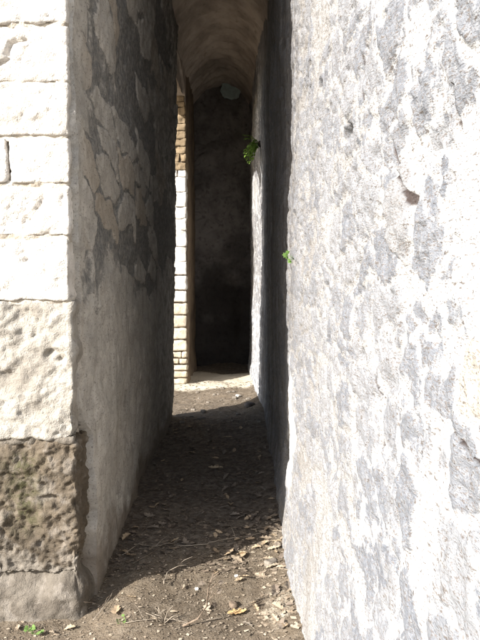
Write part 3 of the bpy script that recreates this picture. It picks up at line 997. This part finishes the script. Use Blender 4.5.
twig([(118, 566), (135, 556), (152, 560), (175, 553)], 0.004, TWIGP, "thin bent twig among leaves near the left wall, furthest left in shade", 3)
twig([(130, 575), (150, 566), (168, 549)], 0.0035, TWIG, "dark slanting twig crossing the left part of the shaded floor", 4)
twig([(92, 622), (100, 612), (108, 604)], 0.005, TWIG, "short dark twig leaning at the pier foot", 5, side=1)
twig([(88, 628), (98, 618), (112, 600)], 0.0035, TWIGP, "thin pale straw beside the short dark twig at the pier foot", 6, side=0)
twig([(206, 634), (232, 624), (252, 612)], 0.003, TWIGP, "thin pale straw curving on dirt right of the dead sprig", 7, side=0)
twig([(120, 637), (160, 633), (200, 639)], 0.003, TWIGP, "thin straw along the very bottom of the picture", 8, side=1)

# dead upright sprig at the bottom centre
def sprig():
    x, y = ground_point(205, 640)
    root = empty("dead_sprig", "dead dark sprig with brown withered leaves sticking up at bottom centre", "sprig")
    put(root, x, y, 0)
    rnd = random.Random(2)
    bm, bl = bmesh.new(), bmesh.new()
    main = [Vector((-0.10, 0.0, 0.01)), Vector((-0.04, 0.02, 0.03)), Vector((0.0, 0.03, 0.08)), Vector((0.005, 0.04, 0.15)), Vector((0.03, 0.05, 0.22))]
    tube(bm, main, 0.005, 0.002, 6)
    for k in range(7):
        p = main[2].lerp(main[4], k / 6)
        d = Vector((rnd.uniform(-1, 1), rnd.uniform(-.6, .6), rnd.uniform(0.1, 1))).normalized() * rnd.uniform(0.03, 0.08)
        tube(bm, [p, p + d * 0.6, p + d], 0.002, 0.001, 5)
        if k < 5:
            leaflet(bl, p + d * 0.7, d + Vector((0, 0, -0.02)), Vector((rnd.uniform(-1, 1), -1, 0.5)), 0.035, 0.022)
    bm_obj("stem", bm, TWIG, root)
    bm_obj("withered_leaves", bl, LEAFG, root, False)
    return root
sprig()
def dry_stalk():
    x, y = ground_point(122, 632)
    x, y = ground_point(190, 634)
    root = empty("dry_stalk", "bleached dry branching stalk left of the dead dark sprig", "stalk")
    put(root, x - 0.12, y, 0)
    rnd = random.Random(12)
    bm = bmesh.new()
    for k in range(9):
        d = Vector((rnd.uniform(-1, 1), rnd.uniform(-.5, .5), rnd.uniform(0.3, 1))).normalized() * rnd.uniform(0.05, 0.11)
        tube(bm, [Vector((0, 0, 0)), d * 0.5 + Vector((rnd.uniform(-.01, .01), 0, 0.01)), d], 0.002, 0.001, 5)
        e = d * 0.6
        f = e + Vector((rnd.uniform(-1, 1), rnd.uniform(-1, 1), rnd.uniform(0, 1))).normalized() * 0.03
        tube(bm, [e, (e + f) / 2, f], 0.0014, 0.0008, 4)
    bm_obj("stalks", bm, TWIGP, root)
dry_stalk()

# pebbles and stones
GPEB = mat_simple("grey_brown_pebble", (0.21, 0.185, 0.155), (0.13, 0.112, 0.092), 25, 0.003)
def pebble(px, py, size, label, seed, mat=PEB, group=None, name="pebble"):
    x, y = ground_point(px, py)
    P, F = rounded_block((-size, -size * 0.8, -size * 0.5), (size, size * 0.8, size * 0.6), size * 0.22, size * 0.48, size * 0.12, seed, 1.1 / size)
    o = link_mesh(name, P, F, mat)
    put(o, x, y, size * 0.2)
    o.rotation_euler = (0, 0, seed * 1.7)
    return tag(o, label, "stone", group)
WP = mat_simple("white_pebble", (0.62, 0.59, 0.54), (0.50, 0.47, 0.42), 30, 0.003)
pebble(195, 598, 0.012, "small round white pebble on the sunlit dirt", 1, WP)
pebble(236, 585, 0.009, "small pale pebble touching a leaf at the shadow edge", 2, WP)
pebble(233, 614, 0.022, "dark brown stone behind the orange leaf", 3, TWIG)
pebble(250, 409, 0.055, "dark rough stone on the lit floor by the right wall deep inside", 4, DARKST, name="stone")
pebble(238, 400, 0.03, "small grey stone on the lit floor left of the dark rough stone", 5, PEB, name="stone")
pebble(272, 574, 0.034, "grey flat stone half buried in leaves near the right wall", 6, GPEB, name="stone")
rp = random.Random(31)
for i in range(34):
    x, y = rp.uniform(-0.58, 0.24), rp.uniform(5.9, 7.8)
    s_ = rp.uniform(0.008, 0.028)
    P, F = rounded_block((-s_, -s_ * .8, -s_ * .5), (s_, s_ * .8, s_ * .6), s_ * 0.35, s_ * 0.48, s_ * 0.12, 600 + i, 1.1 / s_)
    o = link_mesh("pebble", P, F, GPEB)
    put(o, x, y, s_ * 0.2)
    tag(o, "small pebble strewn on the lit gravelly floor beyond the shaded stretch", "pebble", "pebbles on the lit inner floor")

# uncountable crumbs of leaf and grit
def litter(name, n, yr, mat, sizes, label, cat, xfun, seed, flat=True):
    r = np.random.default_rng(seed)
    y = yr[0] + (yr[1] - yr[0]) * r.random(n) ** 1.2
    x = xfun(r, n, y)
    s_ = r.uniform(*sizes, n)
    a = r.uniform(0, 6.28, n)
    z = gz(x, y) + 0.003
    V = np.zeros((n, 4, 3))
    for k, (u, v) in enumerate([(-1, -0.5), (0.9, -0.7), (1.1, 0.5), (-0.7, 0.7)]):
        uu = u * (0.6 + 0.8 * r.random(n)); vv = v * (0.6 + 0.8 * r.random(n))
        V[:, k, 0] = x + s_ * (uu * np.cos(a) - vv * np.sin(a))
        V[:, k, 1] = y + s_ * (uu * np.sin(a) + vv * np.cos(a))
        V[:, k, 2] = z + s_ * r.uniform(-0.1, 0.4, n)
    F = np.arange(n * 4).reshape(n, 4)
    o = link_mesh(name, V.reshape(-1, 3), F, mat, smooth=False)
    tag(o, label, cat, kind="stuff")
GRITM = M("soil_grit")
_v, _c = GRITM.vor(90)
GRITM = GRITM.done(GRITM.mix(GRITM.rng(_c, 0.2, 0.9), (0.10, 0.078, 0.056), (0.27, 0.225, 0.17)))
litter("soil_grit", 4200, (2.45, 3.9), GRITM, (0.0015, 0.006), "fine grit and crumbs of soil over the sunlit dirt in front", "grit",
       lambda r, n, y: r.uniform(-1.05, 0.28, n), 9)
litter("gravel", 900, (5.9, 8.3), GRITM, (0.004, 0.016), "coarse gravel and soil crumbs on the lit inner floor", "gravel",
       lambda r, n, y: r.uniform(-0.75, 0.27, n), 10)
LITM = M("leaf_crumbs")
_v, _c = LITM.vor(55)
LITM = LITM.done(LITM.mix(LITM.rng(_c, 0.2, 0.9), (0.08, 0.062, 0.046), (0.22, 0.175, 0.13)))
LITS = M("pale_leaf_crumbs")
_v, _c = LITS.vor(55)
LITS = LITS.done(LITS.mix(LITS.rng(_c, 0.2, 0.9), (0.20, 0.155, 0.11), (0.44, 0.37, 0.28)))
litter("leaf_litter", 1300, (3.1, 6.2), LITM, (0.004, 0.018), "dull brown leaf crumbs covering the shaded passage floor", "leaf litter",
       lambda r, n, y: r.uniform(-0.62, 0.27, n), 5)
litter("leaf_crumbs", 160, (2.5, 3.7), LITS, (0.004, 0.016), "pale leaf crumbs gathered along the right wall foot in the sun", "leaf litter",
       lambda r, n, y: 0.27 - np.abs(r.normal(0, 0.10, n)), 6)
litter("straw_bits", 500, (2.5, 3.6), LITS, (0.002, 0.009), "tiny straw and leaf bits strewn over the sunlit foreground dirt", "leaf litter",
       lambda r, n, y: r.uniform(-1.0, 0.27, n), 7)
